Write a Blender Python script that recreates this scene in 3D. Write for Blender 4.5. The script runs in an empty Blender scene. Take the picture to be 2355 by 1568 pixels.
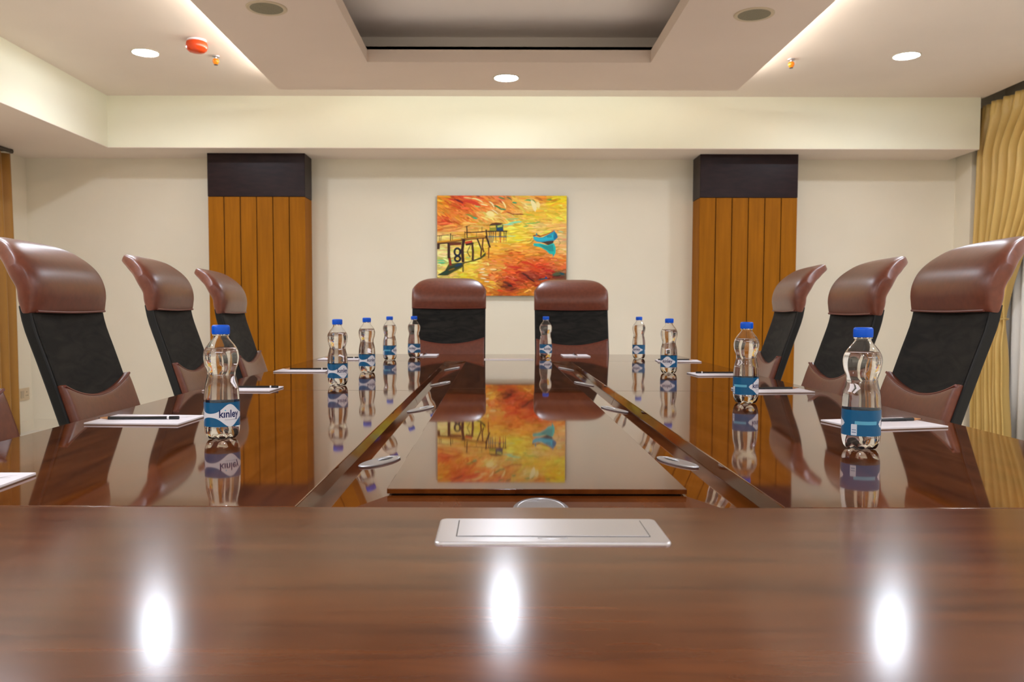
import bpy, bmesh, math, random
from mathutils import Vector, Matrix
PI = math.pi
R = math.radians
S = bpy.context.scene
C = S.collection

# ------------------------------------------------------------------ camera, world, exposure
cam_d = bpy.data.cameras.new('camera')
cam = bpy.data.objects.new('camera', cam_d)
C.objects.link(cam)
cam.matrix_world = Matrix.Translation((0, 0.013, 1.0)) @ Matrix.Rotation(R(87), 4, 'X') @ Matrix.Rotation(R(0.13), 4, 'Z')
cam_d.sensor_width = 36
cam_d.lens = 36 * 1900 / 2355
cam_d.shift_x = (1177.5 - 1143) / 2355
cam_d.shift_y = 30.6 / 2355
cam_d.clip_start = 0.02
cam_d.dof.use_dof = True
cam_d.dof.focus_distance = 1.75
cam_d.dof.aperture_fstop = 9.0
S.camera = cam

w = bpy.data.worlds.new('world')
S.world = w
w.use_nodes = True
w.node_tree.nodes['Background'].inputs[0].default_value = (0.30, 0.34, 0.42, 1)
w.node_tree.nodes['Background'].inputs[1].default_value = 0.25

vs = S.view_settings
vs.view_transform = 'Standard'
vs.look = 'None'
vs.gamma = 1
vs.use_curve_mapping = False
vs.exposure = 2.42
S.cycles.use_denoising = True
S.cycles.max_bounces = 14
S.cycles.transmission_bounces = 14
S.cycles.glossy_bounces = 6
S.cycles.diffuse_bounces = 5
S.cycles.sample_clamp_indirect = 6

LAMP = 43.0        # radiance of the downlight discs
COVE = 11.0        # watts of each cove strip

# ------------------------------------------------------------------ material helpers
def lin(c):
    c = c / 255.0
    return c / 12.92 if c <= 0.04045 else ((c + 0.055) / 1.055) ** 2.4
def rgb(r, g, b):
    return (lin(r), lin(g), lin(b), 1)

def mat(name, col, rough=0.5, spec=0.5, metal=0, coat=0, coat_rough=0.03, coat_ior=1.5, trans=0, ior=1.5, sheen=0):
    m = bpy.data.materials.new(name)
    m.use_nodes = True
    p = m.node_tree.nodes['Principled BSDF']
    p.inputs['Base Color'].default_value = col
    p.inputs['Roughness'].default_value = rough
    p.inputs['Specular IOR Level'].default_value = spec
    p.inputs['Metallic'].default_value = metal
    p.inputs['Coat Weight'].default_value = coat
    p.inputs['Coat Roughness'].default_value = coat_rough
    p.inputs['Coat IOR'].default_value = coat_ior
    p.inputs['Transmission Weight'].default_value = trans
    p.inputs['IOR'].default_value = ior
    p.inputs['Sheen Weight'].default_value = sheen
    return m

def nodes(m):
    return m.node_tree.nodes, m.node_tree.links, m.node_tree.nodes['Principled BSDF']

def noise_tint(m, c1, c2, scale=(1, 1, 1), nscale=8, detail=4, bump=0, lo=0.35, hi=0.65, dist=0.0):
    n, l, p = nodes(m)
    tc = n.new('ShaderNodeTexCoord')
    mp = n.new('ShaderNodeMapping')
    mp.inputs['Scale'].default_value = scale
    l.new(tc.outputs['Object'], mp.inputs['Vector'])
    nt = n.new('ShaderNodeTexNoise')
    nt.inputs['Scale'].default_value = nscale
    nt.inputs['Detail'].default_value = detail
    nt.inputs['Distortion'].default_value = dist
    l.new(mp.outputs[0], nt.inputs['Vector'])
    cr = n.new('ShaderNodeValToRGB')
    cr.color_ramp.elements[0].position = lo
    cr.color_ramp.elements[1].position = hi
    cr.color_ramp.elements[0].color = c1
    cr.color_ramp.elements[1].color = c2
    l.new(nt.outputs['Fac'], cr.inputs[0])
    l.new(cr.outputs[0], p.inputs['Base Color'])
    if bump:
        b = n.new('ShaderNodeBump')
        b.inputs['Strength'].default_value = bump
        b.inputs['Distance'].default_value = 0.002
        l.new(nt.outputs['Fac'], b.inputs['Height'])
        l.new(b.outputs[0], p.inputs['Normal'])
    return m

M = {}
M['wall'] = noise_tint(mat('wall_paint', (1, 1, 1, 1), 0.75, 0.25), rgb(228, 219, 199), rgb(232, 223, 204), nscale=1.5)
M['beam'] = noise_tint(mat('beam_paint', (1, 1, 1, 1), 0.75, 0.25), rgb(234, 230, 206), rgb(237, 233, 211), nscale=1.5)
M['ceiling'] = noise_tint(mat('ceiling_paint', (1, 1, 1, 1), 0.8, 0.2), rgb(230, 216, 202), rgb(234, 220, 206), nscale=1.5)
M['panel'] = noise_tint(mat('dropped_panel_paint', (1, 1, 1, 1), 0.8, 0.2), rgb(226, 208, 193), rgb(230, 212, 197), nscale=1.5)
M['tray'] = noise_tint(mat('tray_paint', (1, 1, 1, 1), 0.8, 0.2), rgb(249, 240, 232), rgb(251, 243, 236), nscale=1.5)
M['floor'] = noise_tint(mat('floor_tile', (1, 1, 1, 1), 0.35, 0.4), rgb(222, 214, 202), rgb(228, 220, 208), nscale=3)
M['pillar'] = noise_tint(mat('oak_veneer', (1, 1, 1, 1), 0.6, 0.15), rgb(140, 84, 0), rgb(160, 97, 3), scale=(6, 6, 0.35), nscale=6, detail=6, lo=0.3, hi=0.7)
M['dark_cap'] = noise_tint(mat('wenge_laminate', (1, 1, 1, 1), 0.35, 0.15), rgb(34, 20, 21), rgb(44, 27, 27), scale=(1, 1, 4), nscale=8)

def table_wood(name, rough, scale, coat_ior):
    m = mat(name, (1, 1, 1, 1), 0.45, 0.0, coat=1.0, coat_rough=rough, coat_ior=coat_ior)
    noise_tint(m, rgb(74, 32, 10), rgb(110, 57, 21), scale=scale, nscale=5, detail=7, lo=0.3, hi=0.72, dist=0.6)
    return m
M['wood_end'] = table_wood('walnut_veneer_crosswise', 0.17, (0.6, 7, 2), 1.42)
M['wood_side'] = table_wood('walnut_veneer_lengthwise', 0.045, (6, 0.7, 2), 1.68)
M['wood_panel'] = table_wood('walnut_centre_panel', 0.03, (6, 0.6, 2), 1.8)
M['wood_border'] = table_wood('walnut_sloped_border', 0.035, (2, 2, 2), 1.6)
M['alu'] = mat('satin_aluminium', rgb(214, 210, 212), 0.33, 0.5, metal=0.75)
M['steel'] = mat('brushed_steel', rgb(186, 184, 186), 0.34, 0.5, metal=0.75)
M['black'] = mat('black_plastic', rgb(22, 21, 20), 0.5, 0.35)
M['hole'] = mat('hole_black', rgb(14, 13, 13), 0.6, 0.3)
M['leather'] = noise_tint(mat('brown_leather', (1, 1, 1, 1), 0.36, 0.5, coat=0.25, coat_rough=0.3), rgb(108, 52, 33), rgb(120, 60, 39), nscale=60, bump=0.06)
M['piping'] = mat('leather_piping', rgb(116, 56, 42), 0.4, 0.5)
M['mesh'] = noise_tint(mat('black_mesh_fabric', (1, 1, 1, 1), 0.75, 0.25), rgb(18, 17, 15), rgb(40, 37, 33), scale=(1.2, 1, 4), nscale=7, detail=3, dist=1.2)
M['paper'] = mat('white_paper', rgb(238, 230, 234), 0.6, 0.3)
M['card'] = mat('grey_card', rgb(150, 122, 104), 0.7, 0.2)
M['print'] = mat('grey_ink', rgb(96, 88, 96), 0.6, 0.2)
M['pencil'] = mat('black_lacquer', rgb(16, 16, 20), 0.18, 0.5)
M['white_band'] = mat('white_lacquer', rgb(232, 228, 228), 0.3, 0.5)
M['pine'] = mat('pencil_wood', rgb(196, 142, 96), 0.6, 0.3)
M['cap'] = mat('blue_cap_plastic', rgb(0, 92, 222), 0.35, 0.35)
M['pet'] = mat('clear_plastic', (1, 1, 1, 1), 0.0, 0.5, trans=1, ior=1.46)
M['water'] = mat('clear_water', (1, 1, 1, 1), 0.0, 0.5, trans=1, ior=1.333)
M['letters'] = mat('navy_print', rgb(24, 34, 92), 0.4, 0.3)
M['dot'] = mat('cyan_print', rgb(70, 190, 220), 0.4, 0.3)
M['white_trim'] = mat('white_trim', rgb(226, 216, 196), 0.5, 0.3)
M['grille'] = noise_tint(mat('speaker_grille', (1, 1, 1, 1), 0.8, 0.2), rgb(132, 124, 104), rgb(150, 142, 120), nscale=300)
M['speaker_ring'] = mat('speaker_ring', rgb(206, 188, 160), 0.6, 0.3)
M['red'] = mat('red_plastic', rgb(222, 70, 14), 0.25, 0.5, trans=0.15)
M['orange'] = mat('orange_glass', rgb(240, 128, 16), 0.2, 0.5)
M['drape'] = noise_tint(mat('gold_satin', (1, 1, 1, 1), 0.42, 0.45, sheen=0.3), rgb(204, 168, 92), rgb(212, 177, 102), scale=(1, 1, 0.4), nscale=9)
M['brown_drape'] = mat('ochre_satin', rgb(158, 110, 36), 0.5, 0.4, sheen=0.2)
M['rod'] = mat('dark_bronze', rgb(86, 76, 66), 0.4, 0.5, metal=0.4)
M['socket'] = mat('socket_plastic', rgb(206, 186, 154), 0.5, 0.3)
M['socket_slot'] = mat('socket_rocker', rgb(180, 162, 136), 0.5, 0.3)
M['frame'] = mat('window_frame_paint', rgb(210, 206, 200), 0.4, 0.4)
M['glass'] = mat('window_glass', (0.9, 0.95, 1, 1), 0.0, 0.5, trans=1, ior=1.45)
M['groove'] = mat('groove_stain', rgb(70, 40, 10), 0.6, 0.2)

def emis(name, col, s):
    m = mat(name, (0.8, 0.8, 0.8, 1), 0.5)
    n, l, p = nodes(m)
    p.inputs['Emission Color'].default_value = col
    p.inputs['Emission Strength'].default_value = s
    return m
M['lamp'] = emis('led_diffuser', (0.99, 1.09, 1.24, 1), LAMP)

# sheer curtain: half-transparent white voile
m = mat('white_voile', rgb(240, 236, 230), 0.7, 0.2)
n, l, p = nodes(m)
tr = n.new('ShaderNodeBsdfTranslucent')
tr.inputs[0].default_value = rgb(240, 236, 230)
mx = n.new('ShaderNodeMixShader')
mx.inputs[0].default_value = 0.2
l.new(p.outputs[0], mx.inputs[1])
l.new(tr.outputs[0], mx.inputs[2])
l.new(mx.outputs[0], n['Material Output'].inputs[0])
M['voile'] = m

# bottle label: blue film with a white wave, from attributes stored on the band
m = mat('label_film', rgb(0, 98, 160), 0.3, 0.5)
n, l, p = nodes(m)
def attr(nm):
    a = n.new('ShaderNodeAttribute')
    a.attribute_name = nm
    g = n.new('ShaderNodeMath')
    g.operation = 'GREATER_THAN'
    g.inputs[1].default_value = 0
    l.new(a.outputs['Fac'], g.inputs[0])
    return g.outputs[0]
def mixc(prev, fac, col):
    k = n.new('ShaderNodeMix')
    k.data_type = 'RGBA'
    l.new(fac, k.inputs[0])
    l.new(prev, k.inputs[6])
    k.inputs[7].default_value = col
    return k.outputs[2]
base = n.new('ShaderNodeRGB')
base.outputs[0].default_value = rgb(0, 92, 138)
c = mixc(base.outputs[0], attr('pale'), rgb(96, 176, 206))
c = mixc(c, attr('wave'), rgb(232, 230, 236))
c = mixc(c, attr('code'), rgb(214, 220, 232))
c = mixc(c, attr('bars'), rgb(96, 120, 160))
l.new(c, p.inputs['Base Color'])
M['label'] = m

# paint on the canvas: pigment stored per brush stroke
m = mat('oil_paint', (1, 1, 1, 1), 0.4, 0.35)
n, l, p = nodes(m)
a = n.new('ShaderNodeAttribute')
a.attribute_name = 'pigment'
l.new(a.outputs['Color'], p.inputs['Base Color'])
M['oil'] = m

# ------------------------------------------------------------------ mesh helpers
def link(name, verts, faces, m=None, parent=None, smooth=False, auto=None):
    me = bpy.data.meshes.new(name)
    me.from_pydata([tuple(v) for v in verts], [], faces)
    me.update()
    o = bpy.data.objects.new(name, me)
    C.objects.link(o)
    if m is not None:
        for x in (m if isinstance(m, (list, tuple)) else [m]):
            me.materials.append(x)
    if smooth:
        me.polygons.foreach_set('use_smooth', [True] * len(me.polygons))
        if auto:
            me.set_sharp_from_angle(angle=R(auto))
    if parent is not None:
        o.parent = parent
    return o

class MB:
    """collects shapes, then links them as one mesh"""
    def __init__(s):
        s.v, s.f, s.mi = [], [], []
    def add(s, verts, faces, mi=0):
        k = len(s.v)
        s.v += [tuple(v) for v in verts]
        s.f += [tuple(i + k for i in f) for f in faces]
        s.mi += [mi] * len(faces)
    def box(s, x0, x1, y0, y1, z0, z1, mi=0):
        v = [(x0, y0, z0), (x1, y0, z0), (x1, y1, z0), (x0, y1, z0), (x0, y0, z1), (x1, y0, z1), (x1, y1, z1), (x0, y1, z1)]
        s.add(v, [(0, 3, 2, 1), (4, 5, 6, 7), (0, 1, 5, 4), (1, 2, 6, 5), (2, 3, 7, 6), (3, 0, 4, 7)], mi)
    def lathe(s, prof, seg=32, mi=0, mod=None):
        """prof: list of (r, z); r = 0 closes the end"""
        vs_, fs, rows = [], [], []
        for (r, z) in prof:
            if r <= 1e-7:
                rows.append([len(vs_)]); vs_.append((0, 0, z))
            else:
                row = []
                for i in range(seg):
                    a = 2 * PI * i / seg
                    rr, zz = (r, z) if mod is None else mod(r, z, a)
                    row.append(len(vs_)); vs_.append((rr * math.cos(a), rr * math.sin(a), zz))
                rows.append(row)
        for a, b in zip(rows, rows[1:]):
            for i in range(seg):
                j = (i + 1) % seg
                if len(a) == 1 and len(b) == 1: continue
                if len(a) == 1: fs.append((a[0], b[j], b[i]))
                elif len(b) == 1: fs.append((a[i], a[j], b[0]))
                else: fs.append((a[i], a[j], b[j], b[i]))
        s.add(vs_, fs, mi)
    def tube(s, pts, r, seg=10, mi=0, caps=True, sy=1.0):
        pts = [Vector(q) for q in pts]
        rs = r if isinstance(r, (list, tuple)) else [r] * len(pts)
        vs_, fs = [], []
        up = Vector((0, 0, 1))
        prev = None
        for i, q in enumerate(pts):
            t = (pts[min(i + 1, len(pts) - 1)] - pts[max(i - 1, 0)]).normalized()
            if prev is None:
                ref = up if abs(t.z) < 0.9 else Vector((1, 0, 0))
                nx = t.cross(ref).normalized()
            else:
                nx = (prev - t * prev.dot(t)).normalized()
            prev = nx
            ny = t.cross(nx)
            for k in range(seg):
                a = 2 * PI * k / seg
                vs_.append(q + nx * (rs[i] * math.cos(a)) + ny * (rs[i] * sy * math.sin(a)))
        for i in range(len(pts) - 1):
            for k in range(seg):
                k2 = (k + 1) % seg
                fs.append((i * seg + k, i * seg + k2, (i + 1) * seg + k2, (i + 1) * seg + k))
        if caps:
            fs.append(tuple(range(seg - 1, -1, -1)))
            fs.append(tuple((len(pts) - 1) * seg + k for k in range(seg)))
        s.add(vs_, fs, mi)
    def build(s, name, m=None, parent=None, smooth=False, auto=None, bevel=0, seg=2, fix=True):
        o = link(name, s.v, s.f, m, parent)
        me = o.data
        me.polygons.foreach_set('material_index', s.mi)
        bm = bmesh.new(); bm.from_mesh(me)
        if fix:
            bmesh.ops.remove_doubles(bm, verts=bm.verts, dist=1e-6)
            bmesh.ops.recalc_face_normals(bm, faces=bm.faces)
        if bevel:
            es = [e for e in bm.edges if len(e.link_faces) == 2 and e.calc_face_angle(0) > R(30)]
            bmesh.ops.bevel(bm, geom=es, offset=bevel, segments=seg, profile=0.5, affect='EDGES', clamp_overlap=True)
        bm.to_mesh(me); bm.free()
        if smooth:
            me.polygons.foreach_set('use_smooth', [True] * len(me.polygons))
            me.set_sharp_from_angle(angle=R(auto or 40))
        return o

def thing(name, label, cat, loc=(0, 0, 0), rz=0, group=None):
    o = bpy.data.objects.new(name, None)
    C.objects.link(o)
    o.empty_display_size = 0.05
    o.location = loc
    o.rotation_euler = (0, 0, rz)
    return tag(o, label, cat, group)
def tag(o, label, cat, group=None):
    o['label'] = label
    o['category'] = cat
    if group: o['group'] = group
    return o
def struct(o):
    o['kind'] = 'structure'
    return o
def dup(root, loc, rz, label, group=None):
    r = root.copy(); C.objects.link(r)
    r.location = loc
    r.rotation_euler = (0, 0, rz)
    r['label'] = label
    if group: r['group'] = group
    for ch in list(root.children):
        c = ch.copy(); C.objects.link(c); c.parent = r
        for g in list(ch.children):
            d = g.copy(); C.objects.link(d); d.parent = c
    return r

# ------------------------------------------------------------------ the room  (camera eye at z = 1.0)
ZC = 2.64      # ceiling
ZS = 2.25      # underside of the beams
ZP = 2.54      # underside of the dropped panel
YW = 6.88      # back wall
YB = 6.43      # front face of the back beam
XL = -3.88
XLB = -2.99
YN = -3.0      # wall behind the camera

b = MB(); b.box(XL - 0.2, 4.2, YN - 0.2, YW + 0.2, -0.1, 0.0)
struct(b.build('floor', M['floor']))
b = MB(); b.box(XL - 0.2, 4.2, YW, YW + 0.2, 0, 2.9)
struct(b.build('wall_back', M['wall']))
b = MB(); b.box(XL - 0.2, 4.2, YN - 0.2, YN, 0, 2.9)
struct(b.build('wall_front', M['wall']))
b = MB(); b.box(XL - 0.2, XL, YN, YW, 0, 2.9)
struct(b.build('wall_left', M['wall']))
# right wall: a return beside the back wall, then a deep window recess
b = MB()
b.box(3.77, 4.2, 6.65, YW, 0, 2.9)
b.box(4.02, 4.2, 5.9, 6.65, 0, 2.9)
b.box(4.02, 4.2, YN, 2.6, 0, 2.9)
b.box(4.02, 4.2, 2.6, 5.9, 0, 0.5)
b.box(4.02, 4.2, 2.6, 5.9, 2.3, 2.9)
struct(b.build('wall_right', M['wall']))
# ceiling: a slab with an opening over the table's tray, and a pocket over the curtains
TX0, TX1, TY0, TY1 = -0.81, 0.95, 0.3, 5.227       # tray opening in the dropped panel
CX0, CX1, CY0, CY1 = -1.16, 1.30, 0.0, 5.56       # tray cavity
b = MB()
b.box(XL - 0.2, CX0, YN, YW, ZC, ZC + 0.1)
b.box(CX1, 3.73, YN, YW, ZC, ZC + 0.1)
b.box(CX0, CX1, CY1, YW, ZC, ZC + 0.1)
b.box(CX0, CX1, YN, CY0, ZC, ZC + 0.1)
b.box(3.73, 4.2, YN, YW, ZC + 0.16, ZC + 0.26)
b.box(3.70, 3.73, YN, 6.65, ZC + 0.1, ZC + 0.26)
struct(b.build('ceiling', M['ceiling']))
b = MB()
b.box(XL, XLB, YN, YB, ZS, ZC)
struct(b.build('beam', M['beam']))
b = MB()
b.box(XL, 3.70, YB, YW, ZS, ZC)
struct(b.build('beam', M['beam']))
# undersides carry the ceiling paint: thin plasterboard soffits
b = MB()
b.box(XL, XLB, YN, YB, ZS - 0.004, ZS)
b.box(XL, 3.70, YB, YW, ZS - 0.004, ZS)
struct(b.build('soffit', M['ceiling']))
# dropped panel (frame of four boards with the tray cavity above)
PX0, PX1, PY0, PY1 = -1.53, 1.673, -0.6, 5.87
b = MB()
b.box(PX0, TX0, PY0, PY1, ZP, ZP + 0.022)
b.box(TX1, PX1, PY0, PY1, ZP, ZP + 0.022)
b.box(TX0, TX1, TY1, PY1, ZP, ZP + 0.022)
b.box(TX0, TX1, PY0, TY0, ZP, ZP + 0.022)
# inner lip
t = 0.02
b.box(TX0 - t, TX0, TY0 - t, TY1 + t, ZP + 0.022, ZP + 0.077)
b.box(TX1, TX1 + t, TY0 - t, TY1 + t, ZP + 0.022, ZP + 0.077)
b.box(TX0, TX1, TY1, TY1 + t, ZP + 0.022, ZP + 0.077)
b.box(TX0, TX1, TY0 - t, TY0, ZP + 0.022, ZP + 0.077)
struct(b.build('ceiling_panel', M['panel']))
# tray cavity walls and top
b = MB()
ZT = 2.80
b.box(CX0 - t, CX0, CY0, CY1, ZP + 0.022, ZT)
b.box(CX1, CX1 + t, CY0, CY1, ZP + 0.022, ZT)
b.box(CX0 - t, CX1 + t, CY1, CY1 + t, ZP + 0.022, ZT)
b.box(CX0 - t, CX1 + t, CY0 - t, CY0, ZP + 0.022, ZT)
b.box(CX0 - t, CX1 + t, CY0 - t, CY1 + t, ZT, ZT + 0.03)
struct(b.build('ceiling_tray', M['tray']))

# baseboards
b = MB(); b.box(XL, 3.77, YW - 0.012, YW, 0, 0.09)
struct(b.build('baseboard_back', M['white_trim']))
b = MB(); b.box(XL, XL + 0.012, YN, YW - 0.012, 0, 0.09)
struct(b.build('baseboard_left', M['white_trim']))

# LED strips in the cove above the dropped panel
def strip(x, y, lx, ly, e):
    d = bpy.data.lights.new('cove_strip', 'AREA')
    d.shape = 'RECTANGLE'; d.size = lx; d.size_y = ly; d.energy = e
    d.color = (0.95, 1.0, 0.98)
    o = bpy.data.objects.new('cove_strip', d); C.objects.link(o)
    o.location = (x, y, ZP + 0.03)
    return o
s1 = strip(PX0 + 0.12, 2.83, 0.03, 5.9, COVE); s1.rotation_euler = (0, R(180 - 20), 0)
s2 = strip(PX1 - 0.12, 2.83, 0.03, 5.9, COVE); s2.rotation_euler = (0, R(180 + 20), 0)
s3 = strip(0.07, PY1 - 0.035, 2.7, 0.03, COVE * 0.11); s3.location.z = ZP + 0.04; s3.rotation_euler = (R(135), 0, 0)

# pillars clad in oak with a dark cap
def pillar(x0, x1, nm):
    y0 = 6.64
    t_ = bpy.data.objects.new('pillar', None); C.objects.link(t_); t_.location = (0, 0, 0)
    b = MB(); b.box(x0 + 0.004, x1 - 0.004, y0 + 0.012, YW, 0, 1.905)
    core = b.build('core', M['groove'], t_)
    n_ = 6; g = 0.007; wd = (x1 - x0 - g * (n_ - 1)) / n_
    b = MB()
    for i in range(n_):
        a = x0 + i * (wd + g)
        b.box(a, a + wd, y0, y0 + 0.016, 0.0, 1.902)
    b.box(x0, x0 + 0.004, y0 + 0.016, YW, 0, 1.902)
    b.box(x1 - 0.004, x1, y0 + 0.016, YW, 0, 1.902)
    cl = b.build('cladding', M['pillar'], t_, bevel=0.0015, seg=1)
    b = MB(); b.box(x0 - 0.002, x1 + 0.002, y0 - 0.002, YW, 1.904, ZS - 0.004)
    cp = b.build('dark_cap', M['dark_cap'], t_, bevel=0.003)
    struct(t_)
    for o in (core, cl, cp): struct(o)
    return t_
pillar(-2.302, -1.531, 'l')
pillar(1.612, 2.386, 'r')

# window behind the voile
b = MB()
for (y0, y1, z0, z1) in ((2.6, 5.9, 0.5, 0.56), (2.6, 5.9, 2.24, 2.3), (2.6, 2.66, 0.56, 2.24), (5.84, 5.9, 0.56, 2.24), (3.67, 3.73, 0.56, 2.24), (4.77, 4.83, 0.56, 2.24)):
    b.box(4.06, 4.12, y0, y1, z0, z1)
wf = struct(b.build('window_1', M['frame']))
b = MB(); b.box(4.085, 4.09, 2.63, 5.87, 0.53, 2.27)
struct(b.build('pane', M['glass'], wf))

# ------------------------------------------------------------------ downlights, speakers, detector, sprinklers
def make_downlight(loc, label, lit=True):
    t_ = thing('downlight', label, 'ceiling light', loc, 0, 'recessed round downlights')
    b = MB(); b.lathe([(0.078, -0.0005), (0.086, -0.0005), (0.087, -0.003), (0.080, -0.006), (0.0765, -0.004), (0.0765, 0.0)], 40)
    b.build('trim_ring', M['white_trim'], t_, smooth=True)
    b = MB(); b.lathe([(0, -0.003), (0.0765, -0.003)], 40)
    o = b.build('diffuser', M['lamp'], t_, fix=False)
    # face down
    o.data.flip_normals()
    return t_
dl = make_downlight((-2.245, 5.37, ZC), 'lit round downlight in the ceiling on the left, beside the red smoke detector')
dup(dl, (2.62, 5.40, ZC), 0, 'lit round downlight in the ceiling on the right, over the curtain side')
dup(dl, (0.057, 5.56, ZP), 0, 'lit round downlight in the dropped panel, above the painting')
for (y, row) in ((3.60, 'second'), (2.60, 'third'), (1.60, 'fourth'), (0.35, 'fifth'), (-0.90, 'sixth'), (-2.15, 'seventh')):  # rows out of view, added to bring the room up to brightness
    dup(dl, (-2.245, y, ZC), 0, 'unseen added downlight in the left ceiling, %s row from the back wall' % row)
    dup(dl, (2.62, y, ZC), 0, 'unseen added downlight in the right ceiling, %s row from the back wall' % row)
dup(dl, (0.057, -0.3, ZP), 0, 'unseen added downlight in the dropped panel, above the near table end')  # this and the next: unseen centre lamps, added as extra room light
dup(dl, (0.057, -1.9, ZC), 0, 'unseen added downlight in the ceiling by the wall behind the table')

def make_speaker(loc, label):
    t_ = thing('ceiling_speaker', label, 'speaker', loc, 0, 'round speakers in the dropped panel')
    b = MB(); b.lathe([(0.083, -0.004), (0.099, -0.006), (0.1025, -0.003), (0.1025, 0.0)], 40)
    b.build('rim', M['speaker_ring'], t_, smooth=True)
    b = MB(); b.lathe([(0, -0.006), (0.05, -0.0055), (0.0835, -0.004), (0.0835, -0.0005)], 40)
    b.build('grille', M['grille'], t_, smooth=True)
    return t_
sp = make_speaker((-1.179, 4.312, ZP), 'round ceiling speaker with grey grille on the left of the ceiling tray')
dup(sp, (1.33, 4.385, ZP), 0, 'round ceiling speaker with grey grille on the right of the ceiling tray')

t_ = thing('smoke_detector', 'red domed fire alarm detector on the left ceiling beside a downlight', 'smoke detector', (-1.827, 5.12, ZC))
b = MB(); b.lathe([(0, -0.002), (0.056, -0.002), (0.056, -0.010), (0.050, -0.014), (0, -0.014)], 32)
b.build('base', M['paper'], t_, smooth=True)
b = MB(); b.lathe([(0.048, -0.012), (0.060, -0.017), (0.063, -0.026), (0.064, -0.046), (0.058, -0.062), (0.044, -0.074), (0.02, -0.078), (0, -0.079)], 32)
b.build('dome', M['red'], t_, smooth=True)

def make_sprinkler(loc, label):
    t_ = thing('sprinkler', label, 'sprinkler', loc, 0, 'ceiling sprinklers with orange caps')
    b = MB(); b.lathe([(0, -0.001), (0.024, -0.001), (0.022, -0.006), (0.009, -0.009), (0.008, -0.02), (0, -0.02)], 24)
    b.build('escutcheon', M['steel'], t_, smooth=True)
    b = MB(); b.lathe([(0, -0.018), (0.014, -0.019), (0.0205, -0.026), (0.021, -0.036), (0.017, -0.045), (0.011, -0.054), (0, -0.055)], 24)
    b.build('cover', M['orange'], t_, smooth=True)
    b = MB(); b.lathe([(0, -0.054), (0.012, -0.055), (0.013, -0.058), (0, -0.0585)], 20)
    b.build('deflector', M['rod'], t_, smooth=True)
    return t_
k = make_sprinkler((-1.82, 5.44, ZC), 'orange capped sprinkler head just behind the red smoke detector')
dup(k, (1.91, 5.48, ZC), 0, 'orange capped sprinkler head beside the right edge of the dropped panel')

# ------------------------------------------------------------------ curtains
def cloth(fn, nu, nv, m, name, parent=None, thick=0.002):
    vs_ = []
    for j in range(nv + 1):
        for i in range(nu + 1):
            vs_.append(fn(i / nu, j / nv))
    fs = [(j * (nu + 1) + i, j * (nu + 1) + i + 1, (j + 1) * (nu + 1) + i + 1, (j + 1) * (nu + 1) + i) for j in range(nv) for i in range(nu)]
    o = link(name, vs_, fs, m, parent, smooth=True)
    md = o.modifiers.new('thickness', 'SOLIDIFY'); md.thickness = thick; md.offset = 0
    return o

def interp(tab, x):
    for (a, va), (b_, vb) in zip(tab, tab[1:]):
        if x <= b_:
            f = (x - a) / (b_ - a)
            f = f * f * (3 - 2 * f)
            return va + (vb - va) * f
    return tab[-1][1]

Z_TOP = 2.60
def drape(u, v):
    # u: from the back corner towards the room; v: from top to floor
    z = Z_TOP + (0.015 - Z_TOP) * v
    yfar = interp([(0, 6.61), (1.0, 6.60), (3, 6.55)], Z_TOP - z)
    ynear = interp([(0, 5.33), (0.45, 5.69), (1.68, 6.18), (2.1, 6.15), (2.6, 6.10)], Z_TOP - z)
    width = yfar - ynear
    y = yfar - u * width
    nf = 9
    full = 1.27
    amp = 0.045 * (0.45 + 0.55 * min(1.0, v / 0.15)) * (0.75 + 0.5 * min(1, width / full))
    ph = 2 * PI * nf * u
    x = 3.79 + amp * math.sin(ph + 0.8 * math.sin(3.1 * u + 2 * v)) + 0.007 * math.sin(23 * u + 5 * v)
    tie = math.exp(-((Z_TOP - z - 1.68) / 0.12) ** 2)
    x = x * (1 - 0.55 * tie) + 3.80 * 0.55 * tie
    if v < 0.035:   # pinch-pleat heading
        x += 0.010 * math.sin(ph * 3)
    # the near edge sweeps to the tie
    zz = z - 0.05 * (1 - abs(2 * u - 1)) * math.exp(-((Z_TOP - z - 1.3) / 0.4) ** 2)
    return (x, y, zz)
dr = thing('curtain', 'gold satin curtain tied back at the right wall beside the voile', 'curtain', (0, 0, 0))
cloth(drape, 150, 90, M['drape'], 'drape', dr)
b = MB()
pts = []
for i in range(25):
    a = 2 * PI * i / 24
    pts.append((3.795 + 0.045 * math.cos(a), 6.385 + 0.20 * math.sin(a), Z_TOP - 1.68 - 0.03 * math.sin(a)))
b.tube(pts, 0.018, 8, caps=False, sy=0.4)
b.build('tieback', M['drape'], dr, smooth=True, auto=60)

def voile(u, v):
    z = 2.63 + (0.02 - 2.63) * v
    y = 6.58 - u * 4.2
    x = 3.885 + 0.022 * math.sin(2 * PI * 42 * u + 0.6 * math.sin(9 * u)) + 0.006 * math.sin(2 * PI * 17 * u + 1)
    return (x, y, z)
vo = cloth(voile, 420, 6, M['voile'], 'sheer_curtain', None, 0.0008)
tag(vo, 'white voile sheer curtain hanging behind the gold curtain', 'curtain')

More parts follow.
